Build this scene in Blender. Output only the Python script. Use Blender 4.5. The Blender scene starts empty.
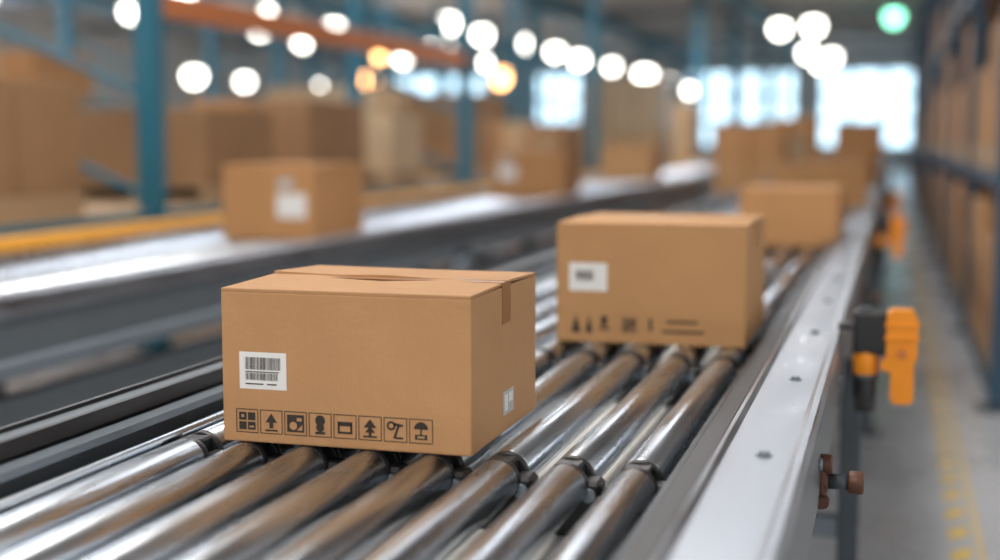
import bpy, bmesh, math, random
from mathutils import Matrix, Vector
random.seed(7)
S=bpy.context.scene
try:
    S.view_settings.view_transform='Standard'
    S.view_settings.look='None'
except Exception as e: print(e)

# ---------------------------------------------------------------- materials
def mat(name,col,rough=.6,metal=0.,var=.12,scale=8.,bump=0.,bscale=60.,stretch=None,emit=0.,rvar=0.,spec=None,crease=0.):
    m=bpy.data.materials.new(name); m.use_nodes=True
    nt=m.node_tree; N=nt.nodes; L=nt.links
    b=N['Principled BSDF']
    b.inputs['Roughness'].default_value=rough
    b.inputs['Metallic'].default_value=metal
    if spec is not None: b.inputs['Specular IOR Level'].default_value=spec
    tc=N.new('ShaderNodeTexCoord'); mp=N.new('ShaderNodeMapping')
    L.new(tc.outputs['Object'],mp.inputs['Vector'])
    if stretch: mp.inputs['Scale'].default_value=stretch
    nz=N.new('ShaderNodeTexNoise'); nz.inputs['Scale'].default_value=scale; nz.inputs['Detail'].default_value=6
    L.new(mp.outputs['Vector'],nz.inputs['Vector'])
    mx=N.new('ShaderNodeMix'); mx.data_type='RGBA'
    d=tuple(max(0,c*(1-var)) for c in col); u=tuple(min(1,c*(1+var)) for c in col)
    mx.inputs['A'].default_value=(*d,1); mx.inputs['B'].default_value=(*u,1)
    L.new(nz.outputs['Fac'],mx.inputs['Factor']); L.new(mx.outputs['Result'],b.inputs['Base Color'])
    if rvar:
        mr=N.new('ShaderNodeMapRange'); mr.inputs['From Min'].default_value=.3; mr.inputs['From Max'].default_value=.7
        mr.inputs['To Min'].default_value=max(.02,rough-rvar); mr.inputs['To Max'].default_value=rough+rvar
        L.new(nz.outputs['Fac'],mr.inputs['Value']); L.new(mr.outputs['Result'],b.inputs['Roughness'])
    if bump:
        n2=N.new('ShaderNodeTexNoise'); n2.inputs['Scale'].default_value=bscale; n2.inputs['Detail'].default_value=3
        L.new(mp.outputs['Vector'],n2.inputs['Vector'])
        bp=N.new('ShaderNodeBump'); bp.inputs['Strength'].default_value=bump; bp.inputs['Distance'].default_value=.002
        L.new(n2.outputs['Fac'],bp.inputs['Height']); last=bp
        if crease:
            # shallow dents of handled cardboard + faint flute lines
            n3=N.new('ShaderNodeTexNoise'); n3.inputs['Scale'].default_value=7; n3.inputs['Detail'].default_value=4; n3.inputs['Distortion'].default_value=.6
            L.new(tc.outputs['Object'],n3.inputs['Vector'])
            b3=N.new('ShaderNodeBump'); b3.inputs['Strength'].default_value=crease; b3.inputs['Distance'].default_value=.016
            L.new(n3.outputs['Fac'],b3.inputs['Height']); L.new(bp.outputs['Normal'],b3.inputs['Normal'])
            wv=N.new('ShaderNodeTexWave'); wv.inputs['Scale'].default_value=55; wv.inputs['Distortion'].default_value=.4
            L.new(tc.outputs['Object'],wv.inputs['Vector'])
            b4=N.new('ShaderNodeBump'); b4.inputs['Strength'].default_value=.10; b4.inputs['Distance'].default_value=.001
            L.new(wv.outputs['Fac'],b4.inputs['Height']); L.new(b3.outputs['Normal'],b4.inputs['Normal']); last=b4
        L.new(last.outputs['Normal'],b.inputs['Normal'])
    if emit:
        b.inputs['Emission Color'].default_value=(*col,1); b.inputs['Emission Strength'].default_value=emit
    return m
M={}
M['card']=mat('cardboard',(.50,.268,.120),.78,0,.15,7,.3,140,crease=.5)
M['card2']=mat('cardboard_tan',(.50,.268,.113),.8,0,.13,5,.2,100,crease=.5)
M['card3']=mat('cardboard_orange',(.48,.24,.095),.8,0,.15,4,.2,80,crease=.4)
M['card4']=mat('cardboard_pale',(.57,.39,.22),.8,0,.15,4)
M['card5']=mat('cardboard_dark',(.33,.185,.09),.8,0,.2,4)
M['tape']=mat('brown_packing_tape',(.34,.155,.06),.3,0,.10,20)
M['ink']=mat('black_print_ink',(.035,.025,.02),.7,0,.2,40)
M['paper']=mat('white_label_paper',(.80,.79,.77),.55,0,.02,20)
M['greylab']=mat('grey_label',(.50,.48,.46),.5,0,.05,30)
M['roller']=mat('zinc_roller_steel',(.54,.59,.65),.27,1,.10,6,.05,50,(6,.6,6),rvar=.07)
M['rail']=mat('galvanised_rail_steel',(.42,.455,.505),.37,1,.20,9,.15,30,(3,.5,3),rvar=.11)
M['railside']=mat('painted_side_frame',(.17,.19,.21),.4,.6,.15,5)
M['black']=mat('black_plastic',(.018,.018,.02),.4,0,.2,20)
M['rubber']=mat('black_rubber_strip',(.03,.03,.034),.45,0,.2,20)
M['darksteel']=mat('dark_steel',(.085,.10,.115),.45,.5,.2,6)
M['midsteel']=mat('grey_steel',(.22,.26,.30),.45,.5,.15,4)
M['linesteel']=mat('blue_grey_frame_paint',(.14,.165,.185),.45,.3,.15,4)
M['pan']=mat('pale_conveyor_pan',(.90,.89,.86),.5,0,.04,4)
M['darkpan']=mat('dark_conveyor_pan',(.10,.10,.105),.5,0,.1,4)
M['orange']=mat('orange_paint',(.92,.30,.012),.38,0,.12,25,.15,60)
M['yellow']=mat('yellow_paint',(.92,.42,.03),.45,0,.1,5)
M['orangebeam']=mat('orange_rack_beam',(.62,.19,.05),.5,0,.1,5)
M['rust']=mat('brown_clamp_iron',(.11,.045,.028),.45,.3,.2,20)
M['teal']=mat('teal_rack_paint',(.022,.165,.25),.45,0,.12,3)
M['navy']=mat('navy_rack_paint',(.025,.07,.12),.45,0,.12,3)
M['wood']=mat('pallet_wood',(.42,.28,.16),.8,0,.2,8,0,60,(1,8,8))
M['wrap']=mat('stretch_wrapped_goods',(.58,.44,.28),.35,0,.25,4)
M['tapeY']=mat('worn_yellow_floor_tape',(.72,.50,.12),.5,0,.3,25)
M['frame']=mat('window_frame',(.20,.30,.36),.5,0,.05,4)
M['glass']=mat('daylit_window_glass',(.60,.84,1.0),.2,0,.03,1,emit=3.0)
M['sky']=mat('skylight_panel',(.95,.96,1.0),.2,0,.02,1,emit=5.6)  # emission for the unseen panels added under the roof
M['lamp']=mat('white_lamp',(1,.94,.84),.4,0,0.0,2,emit=14)
M['warm']=mat('warm_lamp',(1,.50,.18),.4,0,0.0,2,emit=14)
M['green']=mat('green_exit_lamp',(.30,1,.65),.4,0,0.0,2,emit=7)
M['floor']=mat('polished_concrete',(.44,.46,.49),.28,0,.2,1.6,.05,20,rvar=.1)
M['wall']=mat('painted_block_wall',(.50,.50,.49),.8,0,.06,2)
M['ceil']=mat('ceiling_sheeting',(.62,.59,.55),.85,0,.06,1.5)

# ---------------------------------------------------------------- mesh builder
class MB:
    def __init__(s,*mats):
        s.bm=bmesh.new(); s.m=list(mats)
    def mi(s,k):
        if k not in s.m: s.m.append(k)
        return s.m.index(k)
    def add(s,t,k,mx=None,smooth=None):
        i=s.mi(k)
        if mx is not None: t.transform(mx)
        for f in t.faces:
            f.material_index=i
        me=bpy.data.meshes.new('t'); t.to_mesh(me); t.free(); s.bm.from_mesh(me); bpy.data.meshes.remove(me)
    def box(s,x0,x1,y0,y1,z0,z1,k,bev=0.,rot=None,seg=1):
        t=bmesh.new(); bmesh.ops.create_cube(t,size=1)
        bmesh.ops.scale(t,vec=(x1-x0,y1-y0,z1-z0),verts=t.verts)
        if bev: bmesh.ops.bevel(t,geom=t.edges[:],offset=bev,segments=seg,affect='EDGES',profile=.5)
        mx=Matrix.Translation(((x0+x1)/2,(y0+y1)/2,(z0+z1)/2))
        if rot is not None: mx=mx@rot
        s.add(t,k,mx)
    def cyl(s,c,r,l,ax,k,n=20,r2=None,bev=0.):
        t=bmesh.new(); bmesh.ops.create_cone(t,cap_ends=True,segments=n,radius1=r,radius2=r if r2 is None else r2,depth=l)
        if bev:
            es=[e for e in t.edges if any(len(f.verts)>4 for f in e.link_faces)]
            bmesh.ops.bevel(t,geom=es,offset=bev,segments=2,affect='EDGES',profile=.5)
        for f in t.faces: f.smooth=len(f.verts)<=4
        R={'Z':Matrix.Identity(4),'X':Matrix.Rotation(math.pi/2,4,'Y'),'Y':Matrix.Rotation(-math.pi/2,4,'X')}[ax] if isinstance(ax,str) else ax
        s.add(t,k,Matrix.Translation(c)@R)
    def prism(s,pts,y0,y1,k):   # profile in x,z extruded along y
        t=bmesh.new(); a=[t.verts.new((p[0],y0,p[1])) for p in pts]; b=[t.verts.new((p[0],y1,p[1])) for p in pts]
        n=len(pts); t.faces.new(a); t.faces.new(b[::-1])
        for i in range(n): t.faces.new((a[i],b[i],b[(i+1)%n],a[(i+1)%n]))
        bmesh.ops.recalc_face_normals(t,faces=t.faces[:]); s.add(t,k)
    def poly(s,pts,y,k):  # flat polygon facing -y, x/z coords
        t=bmesh.new(); vs=[t.verts.new((p[0],y,p[1])) for p in pts]; f=t.faces.new(vs); f.normal_update()
        if f.normal.y>0: f.normal_flip()
        s.add(t,k)
    def rect(s,x0,z0,x1,z1,y,k): s.poly([(x0,z0),(x1,z0),(x1,z1),(x0,z1)],y,k)
    def ring(s,x0,z0,x1,z1,w,y,k):
        s.rect(x0,z0,x1,z0+w,y,k); s.rect(x0,z1-w,x1,z1,y,k); s.rect(x0,z0+w,x0+w,z1-w,y,k); s.rect(x1-w,z0+w,x1,z1-w,y,k)
    def disc(s,cx,cz,r,y,k,a0=0,a1=2*math.pi,n=18):
        s.poly([(cx+r*math.cos(a0+(a1-a0)*i/n),cz+r*math.sin(a0+(a1-a0)*i/n)) for i in range(n+(0 if abs(a1-a0-2*math.pi)<.01 else 1))],y,k)
    def obj(s,name,loc=(0,0,0),rz=0,parent=None):
        me=bpy.data.meshes.new(name); s.bm.to_mesh(me); s.bm.free()
        for k in s.m: me.materials.append(M[k])
        o=bpy.data.objects.new(name,me); S.collection.objects.link(o)
        o.location=loc; o.rotation_euler=(0,0,rz)
        if parent: o.parent=parent
        return o
def empty(name,loc=(0,0,0)):
    o=bpy.data.objects.new(name,None); o.location=loc; S.collection.objects.link(o); return o

RT=.79   # roller top height

# ---------------------------------------------------------------- cartons
def icon(b,i,x,z,s,y):
    w=.0012
    b.ring(x,z,x+s,z+s,w,y,'ink')
    cx=x+s/2; q=s/10
    if i==0:
        for a in (0,1):
            for c in (0,1):
                b.rect(x+(1.3+4*a)*q,z+(1.3+4*c)*q,x+(4.7+4*a)*q,z+(4.6+4*c)*q,y,'ink')
        b.rect(x+2.4*q,z+6.4*q,x+3.6*q,z+7.6*q,y-.0002,'card'); b.rect(x+6*q,z+2.2*q,x+8*q,z+3*q,y-.0002,'card')
    elif i==1:
        b.poly([(cx-2.6*q,z+4.8*q),(cx+2.6*q,z+4.8*q),(cx,z+8.6*q)],y,'ink'); b.rect(cx-.9*q,z+2.4*q,cx+.9*q,z+4.8*q,y,'ink'); b.rect(cx-2.8*q,z+1.1*q,cx+2.8*q,z+1.8*q,y,'ink')
    elif i==2:
        b.rect(x+1.2*q,z+1.4*q,x+8.8*q,z+8.6*q,y,'ink'); b.disc(cx-q,z+4*q,1.7*q,y-.0002,'card'); b.rect(x+5.6*q,z+6*q,x+7.8*q,z+7.4*q,y-.0002,'card'); b.poly([(cx+.6*q,z+2.2*q),(cx+3*q,z+2.2*q),(cx+3*q,z+4.6*q)],y-.0002,'card')
    elif i==3:
        b.disc(cx,z+6.9*q,2.2*q,y,'ink'); b.poly([(cx-1.5*q,z+5.6*q),(cx+1.5*q,z+5.6*q),(cx+.4*q,z+2.2*q),(cx-.4*q,z+2.2*q)],y-.0001,'ink'); b.rect(cx-2.2*q,z+1.2*q,cx+2.2*q,z+2.2*q,y,'ink'); b.disc(cx,z+4*q,1.8*q,y-.0002,'ink')
    elif i==4:
        b.ring(x+1.8*q,z+2*q,x+8.2*q,z+7*q,.9*q,y,'ink'); b.rect(x+1.8*q,z+5.2*q,x+8.2*q,z+6.2*q,y,'ink')
    elif i==5:
        b.poly([(cx-2.8*q,z+5.2*q),(cx+2.8*q,z+5.2*q),(cx,z+8.8*q)],y,'ink'); b.poly([(cx-2.2*q,z+3.2*q),(cx+2.2*q,z+3.2*q),(cx,z+6*q)],y-.0001,'ink'); b.rect(cx-.6*q,z+1.2*q,cx+.6*q,z+3.4*q,y,'ink'); b.rect(cx-3*q,z+1.2*q,cx+3*q,z+1.9*q,y-.0001,'ink')
    elif i==6:
        b.disc(x+3.2*q,z+6.6*q,1.9*q,y,'ink'); b.disc(x+3.2*q,z+6.6*q,1.*q,y-.0002,'card'); b.poly([(x+4*q,z+8*q),(x+8.4*q,z+7.2*q),(x+8*q,z+6.3*q),(x+4.4*q,z+6.8*q)],y,'ink'); b.poly([(x+6*q,z+7*q),(x+7*q,z+7*q),(x+5*q,z+1.4*q),(x+4*q,z+1.6*q)],y-.0001,'ink'); b.rect(x+5*q,z+1.3*q,x+8.3*q,z+2.1*q,y,'ink')
    else:
        b.disc(cx,z+5.8*q,3*q,y,'ink',0,math.pi); b.rect(cx-.35*q,z+3.6*q,cx+.35*q,z+5.8*q,y,'ink'); b.rect(cx-2.6*q,z+1.6*q,cx+2.6*q,z+3.6*q,y,'ink'); b.rect(cx-1.6*q,z+2.2*q,cx+1.6*q,z+3*q,y-.0002,'card')

def barcode(b,x0,z0,x1,z1,y):
    x=x0
    r=random.Random(3)
    while x<x1:
        w=r.choice([.0006,.0009,.0014]); b.rect(x,z0,min(x+w,x1),z1,y,'ink'); x+=w+r.choice([.0006,.0009,.0012])

def carton(name,cx,yf,z,w,d,h,rz=0,k='card',detail=0,flap=True,label=None,sidetape=True):
    b=MB(k); hw=w/2; hd=d/2
    ft=.004
    b.box(-hw,hw,-hd,hd,0,h-ft,k,.003,seg=2)
    # top flaps meeting at centre seam (runs along x), slightly lifted at the seam
    for sgn in (-1,1):
        t=bmesh.new(); bmesh.ops.create_cube(t,size=1)
        bmesh.ops.subdivide_edges(t,edges=t.edges[:],cuts=9,use_grid_fill=True)
        for v in t.verts:
            fx=v.co.x; fy=v.co.y*sgn; top=v.co.z
            lift=.0035*(0.5-fy)*(1+.6*fx*sgn) if detail else .001*(0.5-fy)
            if detail==1:
                lift+=.0030*math.sin(fx*8+sgn*1.3)*(0.5-fy)*(.5-abs(fx))*2
                if sgn>0: lift+=.011*max(0,-fx+.1)*(.35+.65*(.5-fy))
            v.co.x=fx*(w-.0015); v.co.y=sgn*(hd*(fy+.5)-(.0006)+.0018*(0.5-fy)); v.co.z=h-ft/2+top*ft+lift
        bmesh.ops.recalc_face_normals(t,faces=t.faces[:])
        b.add(t,k)
    # tape
    tw=.024
    b.box(-hw-.0008,hw+.0008,-tw,tw,h+.0022 if detail else h+.0004,h+.0034 if detail else h+.0016,'tape')
    if detail: 
        for sx in (-1,1):
            b.box(sx*hw-.0009,sx*hw+.0009,-tw,tw,h-.062,h+.003,'tape')
    else:
        b.box(hw-.0006,hw+.0009,-tw,tw,h-.06,h+.001,'tape')
    y=-hd-.0007
    if detail==1:
        # shipping label
        lx,lz=-hw+.030,.083
        b.rect(lx,lz,lx+.078,lz+.057,y,'paper')
        barcode(b,lx+.010,lz+.030,lx+.068,lz+.049,y-.0004)
        barcode(b,lx+.010,lz+.014,lx+.064,lz+.025,y-.0004)
        b.rect(lx+.010,lz+.026,lx+.066,lz+.0275,y-.0004,'ink'); b.rect(lx+.010,lz+.007,lx+.040,lz+.009,y-.0004,'ink')
        b.rect(lx+.046,lz+.007,lx+.062,lz+.009,y-.0004,'ink')
        for i in range(8):
            icon(b,i,-hw+.0230+i*.0402,.0150,.0368,y)
        # small label on right-hand side
        b.box(hw-.0005,hw+.0012,-hd+.165,-hd+.225,.028,.066,'greylab')
        b.box(hw-.0005,hw+.0016,-hd+.172,-hd+.190,.034,.060,'paper')
        b.box(hw-.0005,hw+.0016,-hd+.196,-hd+.218,.045,.060,'paper')
    elif detail==2:
        b.rect(-hw+.030,.118,-hw+.118,.182,y,'paper')
        barcode(b,-hw+.045,.142,-hw+.088,.165,y-.0005)
        b.poly([(-hw+.035,.022),(-hw+.058,.022),(-hw+.0465,.064)],y,'ink'); b.poly([(-hw+.068,.022),(-hw+.086,.022),(-hw+.077,.064)],y,'ink')
        b.rect(-hw+.100,.03,-hw+.125,.036,y,'ink'); b.rect(-hw+.105,.04,-hw+.119,.062,y,'ink')
        icon(b,0,-hw+.152,.025,.036,y); b.rect(-hw+.215,.03,-hw+.222,.06,y,'ink')
        b.rect(-hw+.245,.028,-hw+.34,.034,y,'ink'); b.rect(-hw+.255,.05,-hw+.325,.056,y,'ink')
    elif label:
        b.rect(-hw+w*label[0],h*label[1],-hw+w*label[2],h*label[3],y-.001,'paper')
        b.rect(-hw+w*label[0]*1.02,h*(label[3]+.06),-hw+w*(label[0]+.18),h*(label[3]+.2),y-.001,'greylab')
    return b.obj(name,(cx,yf+hd,z),rz)

carton('cardboard_box',-.779,1.843,RT,.40,.37,.236,0,'card',1)
carton('cardboard_box',-.520,2.995,RT,.43,.46,.272,0,'card2',2)
carton('cardboard_box',-.43,5.94,RT,.42,.65,.25,0,'card3',0)
carton('cardboard_box',-.47,9.0,RT,.60,.60,.30,.05,'card2',0)
carton('cardboard_box',-.46,12.6,RT,.58,.6,.32,-.1,'card3',0)
carton('cardboard_box',-.42,16.5,RT,.55,.6,.50,.05,'card3',0)
carton('cardboard_box',-.50,19,RT,.62,.8,.68,.05,'card3',0)
carton('cardboard_box',-.60,24,RT,.7,.8,.72,0,'card2',0)
# second line
carton('cardboard_box',-2.775,5.70,RT,.46,.60,.345,.0,'card3',0,label=(.60,.30,.92,.62))
carton('cardboard_box',-2.82,10.5,RT,.60,.6,.36,0,'card3',0,label=(.1,.4,.35,.7))
carton('cardboard_box',-2.95,15.5,RT,.60,.6,.40,0,'card2',0)

# ---------------------------------------------------------------- main roller conveyor (rollers run lengthwise)
conv=empty('roller_conveyor')
R=.0325; xs=[-.338-.1005*i for i in range(8)]
joints=[-.13,.87,1.87,2.87]+[2.87+1.0*i for i in range(1,38)]
b=MB('roller'); c=MB('black')
for xi,x in enumerate(xs):
    for a,e in zip(joints[:-1],joints[1:]):
        n=32 if e<8 else 14
        b.cyl((x,(a+e)/2,RT-R),R,e-a-.06,'Y','roller',n,bev=.003 if e<8 else 0)
for j in joints:
    n=24 if j<8 else 10
    for x in xs:
        c.cyl((x,j,RT-R),R*.62,.07,'Y','black',n)
        if j<12:
            for sg in (-1,1):
                c.cyl((x,j+sg*.024,RT-R-.0008),R*1.02,.015,'Y','black',n,bev=.002)
            c.box(x-.020,x+.020,j-.018,j+.018,RT-.085,RT-.004,'black',.003)
            c.box(x+.020,x+.050,j-.022,j+.022,RT-.085,RT-.026,'black',.006)
            c.cyl((x+.034,j-.024,RT-.045),.010,.012,'Y','midsteel',10)
            c.box(x-.046,x-.034,j-.030,j-.018,RT-.07,RT-.030,'black',.003)
    c.box(-1.10,-.285,j-.028,j+.028,RT-.105,RT-.046,'black',.003)
b.obj('rollers',parent=conv); c.obj('roller_bearings_and_crossbars',parent=conv)
Y0,Y1=-.3,40
p=MB('rail')
# right rail: top flange with ribs, web and bottom lip
zt=RT+.04
p.prism([(-.222,zt-.008),(-.222,zt),(-.214,zt+.004),(-.206,zt),(-.120,zt),(-.112,zt+.005),(-.103,zt+.005),(-.100,zt),(-.100,zt-.03),(-.106,zt-.03),(-.106,zt-.008)],Y0,Y1,'rail')
p.prism([(-.108,zt-.028),(-.100,zt-.028),(-.100,zt-.16),(-.150,zt-.16),(-.150,zt-.152),(-.108,zt-.152)],Y0,Y1,'railside')
p.prism([(-.220,zt-.008),(-.212,zt-.008),(-.212,zt-.14),(-.220,zt-.14)],Y0,Y1,'darksteel')
p.box(-.262,-.226,Y0,Y1,zt-.045,zt-.012,'rubber',.004)
p.box(-.290,-.266,Y0,Y1,zt-.075,zt-.048,'darksteel',.002)
p.box(-.270,-.212,Y0,Y1,zt-.09,zt-.045,'darksteel')
for y in [1.2+.6*i for i in range(20)]:
    p.cyl((-.155,y,zt+.003),.008,.006,'Z','midsteel',6); p.cyl((-.155,y,zt+.0005),.012,.002,'Z','midsteel',16)
for y in [.55+.8*i for i in range(16)]:
    p.cyl((-.098,y,zt-.09),.010,.008,'X','midsteel',6)
# left rail
p.prism([(-1.215,zt-.01),(-1.215,zt+.012),(-1.205,zt+.012),(-1.205,zt+.004),(-1.160,zt+.004),(-1.160,zt+.012),(-1.150,zt+.012),(-1.150,zt-.012),(-1.162,zt-.012),(-1.162,zt-.006)],Y0,Y1,'black')
p.box(-1.204,-1.161,Y0,Y1,zt+.003,zt+.006,'linesteel')
p.prism([(-1.150,zt-.03),(-1.118,zt-.03),(-1.118,zt-.018),(-1.150,zt-.018)],Y0,Y1,'midsteel')
p.prism([(-1.150,zt-.14),(-1.142,zt-.14),(-1.142,zt-.03),(-1.150,zt-.03)],Y0,Y1,'darksteel')
p.cyl((-1.096,(Y0+Y1)/2,RT-.012),.009,Y1-Y0,'Y','roller',14)
p.box(-1.130,-1.09,Y0,Y1,RT-.07,RT-.045,'linesteel')
p.prism([(-1.215,zt-.16),(-1.205,zt-.16),(-1.205,zt-.01),(-1.215,zt-.01)],Y0,Y1,'railside')
p.obj('side_rails',parent=conv)
q=MB('pan')
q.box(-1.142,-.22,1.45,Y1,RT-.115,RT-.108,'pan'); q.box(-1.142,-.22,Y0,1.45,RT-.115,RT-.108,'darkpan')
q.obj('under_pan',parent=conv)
l=MB('midsteel')
for y in [.6,3.35,5.9,8.4,11,13.6,16,18.6,21,24,27,30,33,36,39]:
    for x in (-.082,-1.18):
        l.box(x-.025,x+.025,y-.03,y+.03,.012,RT-.07 if x>-1 else RT-.12,'darksteel',.003); l.box(x-.06,x+.06,y-.06,y+.06,0,.012,'darksteel')
    l.box(-1.18,-.10,y-.02,y+.02,.28,.33,'midsteel'); l.box(-1.18,-.11,y-.025,y+.025,RT-.18,RT-.136,'darksteel')
l.obj('support_legs',parent=conv)

# clamps on right rail
def clamp(y,s=1.):
    e=empty('orange_rail_clamp',(.010,y,zt-.004))
    b=MB('black')
    b.box(-.085,-.012,-.028,.028,-.046,.050,'black',.008,seg=2)
    b.box(-.118,-.07,-.02,.02,.008,.020,'black',.003)
    b.cyl((-.060,0,.051),.014,.014,'Z','darksteel',12)
    b.cyl((-.058,0,-.066),.027,.055,'Z','orange',18,bev=.004)
    b.cyl((-.058,0,-.130),.025,.090,'Z','black',18,bev=.005)
    b.cyl((-.058,0,-.096),.029,.010,'Z','darksteel',18)
    b.obj('bracket',parent=e)
    o=MB('orange')
    o.prism([(-.014,.046),(-.014,-.050),(-.026,-.060),(-.026,-.078),(-.004,-.082),(-.004,-.140),(.004,-.152),(.038,-.152),(.046,-.142),(.046,-.06),(.052,-.05),(.052,.030),(.040,.054),(-.004,.054)],-.029,.029,'orange')
    o.box(-.018,.055,-.033,.033,-.012,-.002,'orange',.002); o.box(-.018,.055,-.033,.033,.018,.026,'orange',.002)
    o.cyl((.020,-.031,-.040),.010,.008,'Y','orangebeam',10)
    o.obj('orange_lever_body',parent=e)
for y in (3.07,6.9,10.4): clamp(y)
def knob(y):
    e=empty('clamp_knob',(-.122,y,.695))
    b=MB('rust')
    b.cyl((.020,0,0),.018,.030,'X','rust',16,bev=.003); b.box(.014,.034,-.018,.018,-.044,.040,'rust',.008,seg=2)
    b.cyl((.024,-.004,.030),.017,.034,'X','rust',14,bev=.004)
    b.cyl((.052,0,.002),.013,.045,'X','darksteel',12); b.cyl((.078,0,.002),.019,.026,'X','rust',14,bev=.004)
    b.cyl((.028,-.02,-.028),.010,.02,'Y','rust',10)
    b.obj('knob_parts',parent=e)
knob(2.22); knob(4.9)

# ---------------------------------------------------------------- second conveyor line
c2=empty('roller_conveyor')
b=MB('roller')
y=2.0
while y<36:
    b.cyl((-3.05,y,RT-.03),.03,1.02,'X','roller',12); y+=.085
b.obj('rollers',parent=c2)
p=MB('rail')
p.box(-2.53,-2.42,1.5,38,RT-.05,RT+.015,'rail',.005); p.box(-2.52,-2.43,1.5,38,RT-.22,RT-.05,'linesteel')
p.box(-3.68,-3.57,1.5,38,RT-.10,RT+.045,'yellow',.005); p.box(-3.66,-3.58,1.5,38,RT-.22,RT-.10,'darksteel')
p.box(-2.46,-2.40,1.5,38,RT-.22,RT-.17,'midsteel',.005)
p.box(-2.50,-2.45,1.5,38,.38,.50,'linesteel'); p.box(-3.60,-2.5,1.5,38,RT-.20,RT-.18,'darkpan')
for yy in [2.6+2.2*i for i in range(16)]:
    for x in (-2.475,-3.62): p.box(x-.035,x+.035,yy-.035,yy+.035,0,RT-.22,'linesteel',.004)
for yy in (7.4,12): # drive units
    p.box(-2.42,-2.30,yy,yy+.34,RT-.38,RT-.16,'darksteel',.02); p.cyl((-2.36,yy-.08,RT-.27),.06,.16,'Y','midsteel',16,bev=.01)
p.obj('frame_and_rails',parent=c2)

# ---------------------------------------------------------------- left pallet racking
def rack(name,x0,x1,ys,levels,post,beam_of,pw=.11,H=4.2,bh=.12):
    e=empty(name); b=MB(post)
    for y in ys:
        for x in (x0,x1):
            b.box(x-pw/2,x+pw/2,y-pw/2,y+pw/2,.01,H,post,.006); b.box(x-.1,x+.1,y-.1,y+.1,0,.01,'darksteel')
        z=.3
        while z<H-.5:
            a=math.atan2(.5,abs(x1-x0)); ln=math.hypot(.5,x1-x0)
            b.box((x0+x1)/2-ln/2,(x0+x1)/2+ln/2,y-.015,y+.015,z+.23,z+.27,post,0,Matrix.Rotation(a,4,'Y')); 
            z+=.6
    for L in levels:
        z=L[0]; ya=L[1] if len(L)>1 else ys[0]; yb=L[2] if len(L)>2 else ys[-1]
        for x in ((x0,x1) if len(L)<4 else (x0,)):
            b.box(x-.03,x+.03,ya,yb,z-bh-.012,z-.012,beam_of(z),.004)
        if len(L)<4: b.box(min(x0,x1),max(x0,x1),ya+.06,yb-.06,z-.012,z,'wood')
    b.obj('frames_beams_and_decks',parent=e); return e
rk=rack('pallet_rack',-4.2,-5.4,[1.1,7.1,13.2,19.3],[(.84,),(2.14,7.1,13.2,0),(3.6,1.1,19.3,0)],'teal',lambda z:'orangebeam' if 1.5<z<2.5 else 'teal',pw=.13,bh=.15)
goods=MB('card2')
def pile(g,x0,x1,y,L,z,H,ks,pallet=True):
    if pallet:
        for i in range(3): 
            xx=x0+(x1-x0)*i/2; g.box(max(x0,xx-.05),min(x1,xx+.05),y,y+L,z+.02,z+.10,'wood')
        g.box(x0,x1,y,y+L,z+.10,z+.125,'wood'); g.box(x0,x1,y,y+L,z,z+.02,'wood'); z+=.125; H-=.125
    nz=max(1,round(H/.42)); ny=max(1,round(L/.55)); nx=max(1,round((x1-x0)/.55))
    for a in range(nx):
        for c in range(ny):
            for d in range(nz):
                k=random.choice(ks); g_=.008
                X0=x0+(x1-x0)*a/nx; Yy=y+L*c/ny; Z=z+H*d/nz
                g.box(X0+g_,X0+(x1-x0)/nx-g_,Yy+g_,Yy+L/ny-g_,Z,Z+H/nz-.002,k,.006)
y=1.5
while y<18.6:
    L=random.choice([.8,1.0,1.15])
    if not any(abs((y+L/2)-p)<L/2+.12 for p in (7.1,13.2)) and y+L<19.1:
        pile(goods,-5.25,-4.25,y,L,.84,random.choice([.5,.62,.72]),random.choice([['wrap','card4'],['card5','card3'],['wrap','card4'],['card4','card2'],['card5','wrap']]))
    y+=L+random.choice([.12,.3,.6])
y=1.5
while y<18.5:
    if not any(abs((y+.5)-p)<.65 for p in (7.1,13.2)): pile(goods,-5.2,-4.3,y,1.0,0,.62,['card3','card5'])
    y+=1.5
goods.obj('stacked_cartons',parent=rk)

# second rack row, deeper into the hall
rk2=rack('pallet_rack',-9.5,-10.7,[8,12,16,20,24,28,32,36],[(.3,),(1.7,),(3.5,8,36,0)],'teal',lambda z:'orangebeam' if z<1 else 'teal',pw=.14)
g=MB('card2'); y=8.3
while y<35:
    if not any(abs((y+.6)-p)<.75 for p in range(8,37,4)): pile(g,-10.6,-9.6,y,1.2,.3,random.choice([.7,1.0,1.2]),random.choice([['wrap','card4'],['card2','card3'],['card5','card2']]))
    if random.random()<.35 and not any(abs((y+.6)-p)<.75 for p in range(8,37,4)): pile(g,-10.6,-9.6,y,1.2,1.7,.6,['card4','card3'])
    y+=1.35
g.obj('stacked_cartons',parent=rk2)

# free standing pallets
def palletstack(x,y,w,L,H,ks):
    g=MB('wood'); pile(g,-w/2,w/2,-L/2,L,0,H,ks); g.obj('pallet_of_boxes',(x,y,0))
palletstack(-4.5,23.5,1.4,1.3,2.3,['wrap','card4'])
palletstack(-4.6,27.5,1.4,1.3,2.0,['card4','card2'])
palletstack(-1.8,18.2,.9,1.0,1.45,['card2','card3'])
palletstack(-1.8,22.5,.9,1.0,1.35,['card4','card3'])
palletstack(-1.85,27.5,.9,1.0,1.7,['card2','card3'])
palletstack(-6.9,16,1.2,1.2,1.9,['wrap','card4'])
palletstack(-6.9,21,1.2,1.2,2.0,['card2','card5'])

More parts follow.
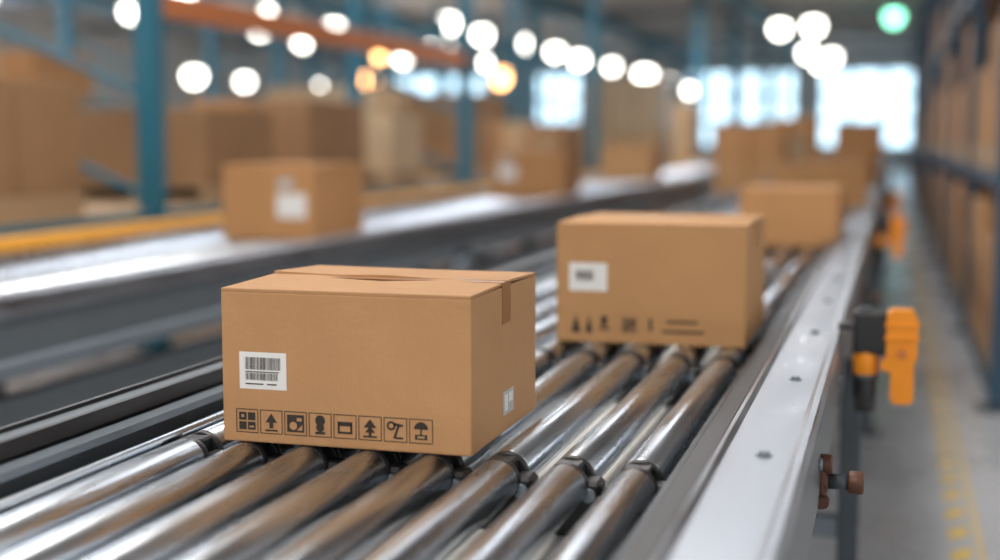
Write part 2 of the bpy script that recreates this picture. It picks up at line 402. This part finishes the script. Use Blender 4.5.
# right rack
rk3=rack('pallet_rack',.50,1.5,[6.6+2.7*i for i in range(15)],[(.10,),(1.10,),(2.3,)],'navy',lambda z:'navy',pw=.085,bh=.075)
g=MB('card2')
for i in range(14):
    for z,H in ((.10,.80),(1.10,.95),(2.3,.8)):
        y0=6.6+2.7*i
        if random.random()<(.95 if z<2 else .3):
            pile(g,.48,1.4,y0+.10,1.2,z,H*random.choice([.6,.8,1]),random.choice([['card2','card5'],['card3','card5'],['card3']]))
        if random.random()<(.92 if z<2 else .25):
            pile(g,.48,1.4,y0+1.4,1.2,z,H*random.choice([.6,.75,1]),random.choice([['card2','card3'],['card5','card2'],['card3','card5']]))
g.obj('stacked_cartons',parent=rk3)

# ---------------------------------------------------------------- shell
def slab(name,x0,x1,y0,y1,z0,z1,k):
    b=MB(k); b.box(x0,x1,y0,y1,z0,z1,k); return b.obj(name)
CE=4.8
slab('floor',-24.2,8,-6,58.2,-.1,0,'floor')
slab('wall_left',-24.2,-24,-6,58,0,CE,'wall')
slab('wall_right',3,3.2,6,58,0,CE,'wall')
slab('ceiling',-24.2,3.2,-6,58.2,CE,CE+.1,'ceil')
# unseen glowing panels added under the roof to brighten the roller reflections
n=0
for x in (-1.2,-6,-11,-16,-21):
    for y in (1,9,17,25):
        b=MB('sky')
        b.box(x-.45,x+.45,y,y+3.2,CE-.03,CE-.01,'sky')
        b.box(x-.5,x-.45,y-.05,y+3.25,CE-.05,CE-.001,'frame'); b.box(x+.45,x+.5,y-.05,y+3.25,CE-.05,CE-.001,'frame')
        n+=1; b.obj('skylight_%d'%n)
# far wall with window openings
b=MB('wall'); b.box(-24,3,58,58.2,0,.9,'wall'); b.box(-24,3,58,58.2,4.2,CE,'wall')
wins=[(-22,-17.5),(-15.5,-12.5),(-8.6,-3.9),(-3.1,2.2)]
xe=-24
for a,c in wins: b.box(xe,a,58,58.2,.9,4.2,'wall'); xe=c
b.box(xe,3,58,58.2,.9,4.2,'wall'); b.obj('wall_far')
for i,(a,c) in enumerate(wins):
    b=MB('glass'); b.box(a,c,58.10,58.12,.9,4.2,'glass')
    n=4
    for j in range(n+1):
        x=a+(c-a)*j/n; x=min(max(x,a+.1),c-.1); b.box(x-.1,x+.1,58.04,58.10,.9,4.2,'frame')
    for z in (.98,2.0,3.1,4.12): b.box(a,c,58.05,58.10,z-.08,z+.08,'frame')
    b.obj('window_%d'%(i+1))
# columns and roof beams
b=MB('teal')
for y in (31,38,46,54):
    for x in (-4.3,-8.2): b.box(x-.12,x+.12,y-.12,y+.12,0,CE,'teal',.01)
b.obj('steel_columns')
b=MB('teal')
for x in (-3.6,-8.2,-13.5,-18.5): b.box(x-.11,x+.11,-5,57.9,CE-.42,CE-.002,'teal')
for y in [4.6+8*i for i in range(7)]: b.box(-23.9,2.9,y-.07,y+.07,CE-.28,CE-.051,'midsteel')
b.obj('roof_beams')

# floor marking: yellow hazard tape along the aisle
b=MB('tapeY'); y=1.0
b.box(.285,.297,.8,50,0,.0012,'tapeY')
while y<30:
    t=bmesh.new(); vs=[t.verts.new(v) for v in ((.20,y,.0012),(.262,y+.07,.0012),(.262,y+.18,.0012),(.20,y+.11,.0012))]; t.faces.new(vs); b.add(t,'tapeY'); y+=.24
b.obj('floor_marking_tape')

# lamps
b=MB('lamp')
def lamp(x,y,z,k='lamp',r=.2):
    t=bmesh.new(); bmesh.ops.create_uvsphere(t,u_segments=14,v_segments=8,radius=r)
    for f in t.faces: f.smooth=True
    b.add(t,k,Matrix.Translation((x,y,z)))
    b.cyl((x,y,z+r*.9),r*1.15,r*.7,'Z','midsteel',14,r2=r*.4)
    b.cyl((x,y,(z+r+CE)/2),.015,CE-z-r-.002,'Z','darksteel',6)
for x,y in [(-2.1,36.4),(-3.0,37),(-2.9,47.5),(-2.2,50),(-2.9,55),(-11,33),(-11.2,36.8),(-10.8,40.5),(-11,44.5),(-11.2,49),(-11,54),
            (-14.3,33.5),(-14.5,42),(-15,50),(-17,37.5),(-17,46),(-17,28),(-14,25),(1.9,34),(-16.2,33.0),(-13.2,27.5),(-18,24),(-16.4,36.3),(-15.2,45.5),(-13.4,40)]:
    lamp(x,y,4.2,r=.19+.06*random.random())
for x,y in [(-19.4,27),(-19,32),(-19,34.5),(-19.2,38),(-19,43),(-19,48),(-6.7,37.5),(-7,43),(-7.1,49),(-9.8,47),(2.1,44),(2.3,38)]:
    lamp(x,y,3.05,r=.18+.06*random.random())
lamp(-11.2,38.5,3.1,'warm',.28); lamp(-15.5,39,3.1,'warm',.25); lamp(-13.6,35,3.6,'warm',.2); lamp(-.1,35.5,4.3,'green',.2)
b.obj('pendant_lamps')

def area(name,loc,sx,sy,p,col=(1,.95,.88),rot=(0,0,0)):
    d=bpy.data.lights.new(name,'AREA'); d.shape='RECTANGLE'; d.size=sx; d.size_y=sy; d.energy=p; d.color=col
    o=bpy.data.objects.new(name,d); o.location=loc; o.rotation_euler=rot; S.collection.objects.link(o)
for i,(x,y,p) in enumerate([(-1.6,4.6,115),(-1.2,-1.6,140),(-5.5,8,140),(-3.5,15,180),(-13,14,330),(-4,27,280),(-13,30,380)]):  # unseen area lights added to fill the box fronts and the hall
    area('ceiling_light',(x,y,4.35),.9 if i<2 else 2,2.6 if i<2 else 4,p,(1,.93,.84) if i<2 else (.97,.97,1))

w=bpy.data.worlds.new('world'); S.world=w; w.use_nodes=True
w.node_tree.nodes['Background'].inputs['Color'].default_value=(1,.985,.965,1)
w.node_tree.nodes['Background'].inputs['Strength'].default_value=1.0

# ---------------------------------------------------------------- camera
cd=bpy.data.cameras.new('camera'); co=bpy.data.objects.new('camera',cd); S.collection.objects.link(co)
cd.lens=48.6; cd.sensor_width=36; cd.clip_end=200
co.location=(0,0,1.25); co.rotation_euler=(math.radians(90-5.92),0,math.radians(16.2))
cd.dof.use_dof=True; cd.dof.focus_distance=2.12; cd.dof.aperture_fstop=1.25; cd.dof.aperture_blades=0
S.camera=co
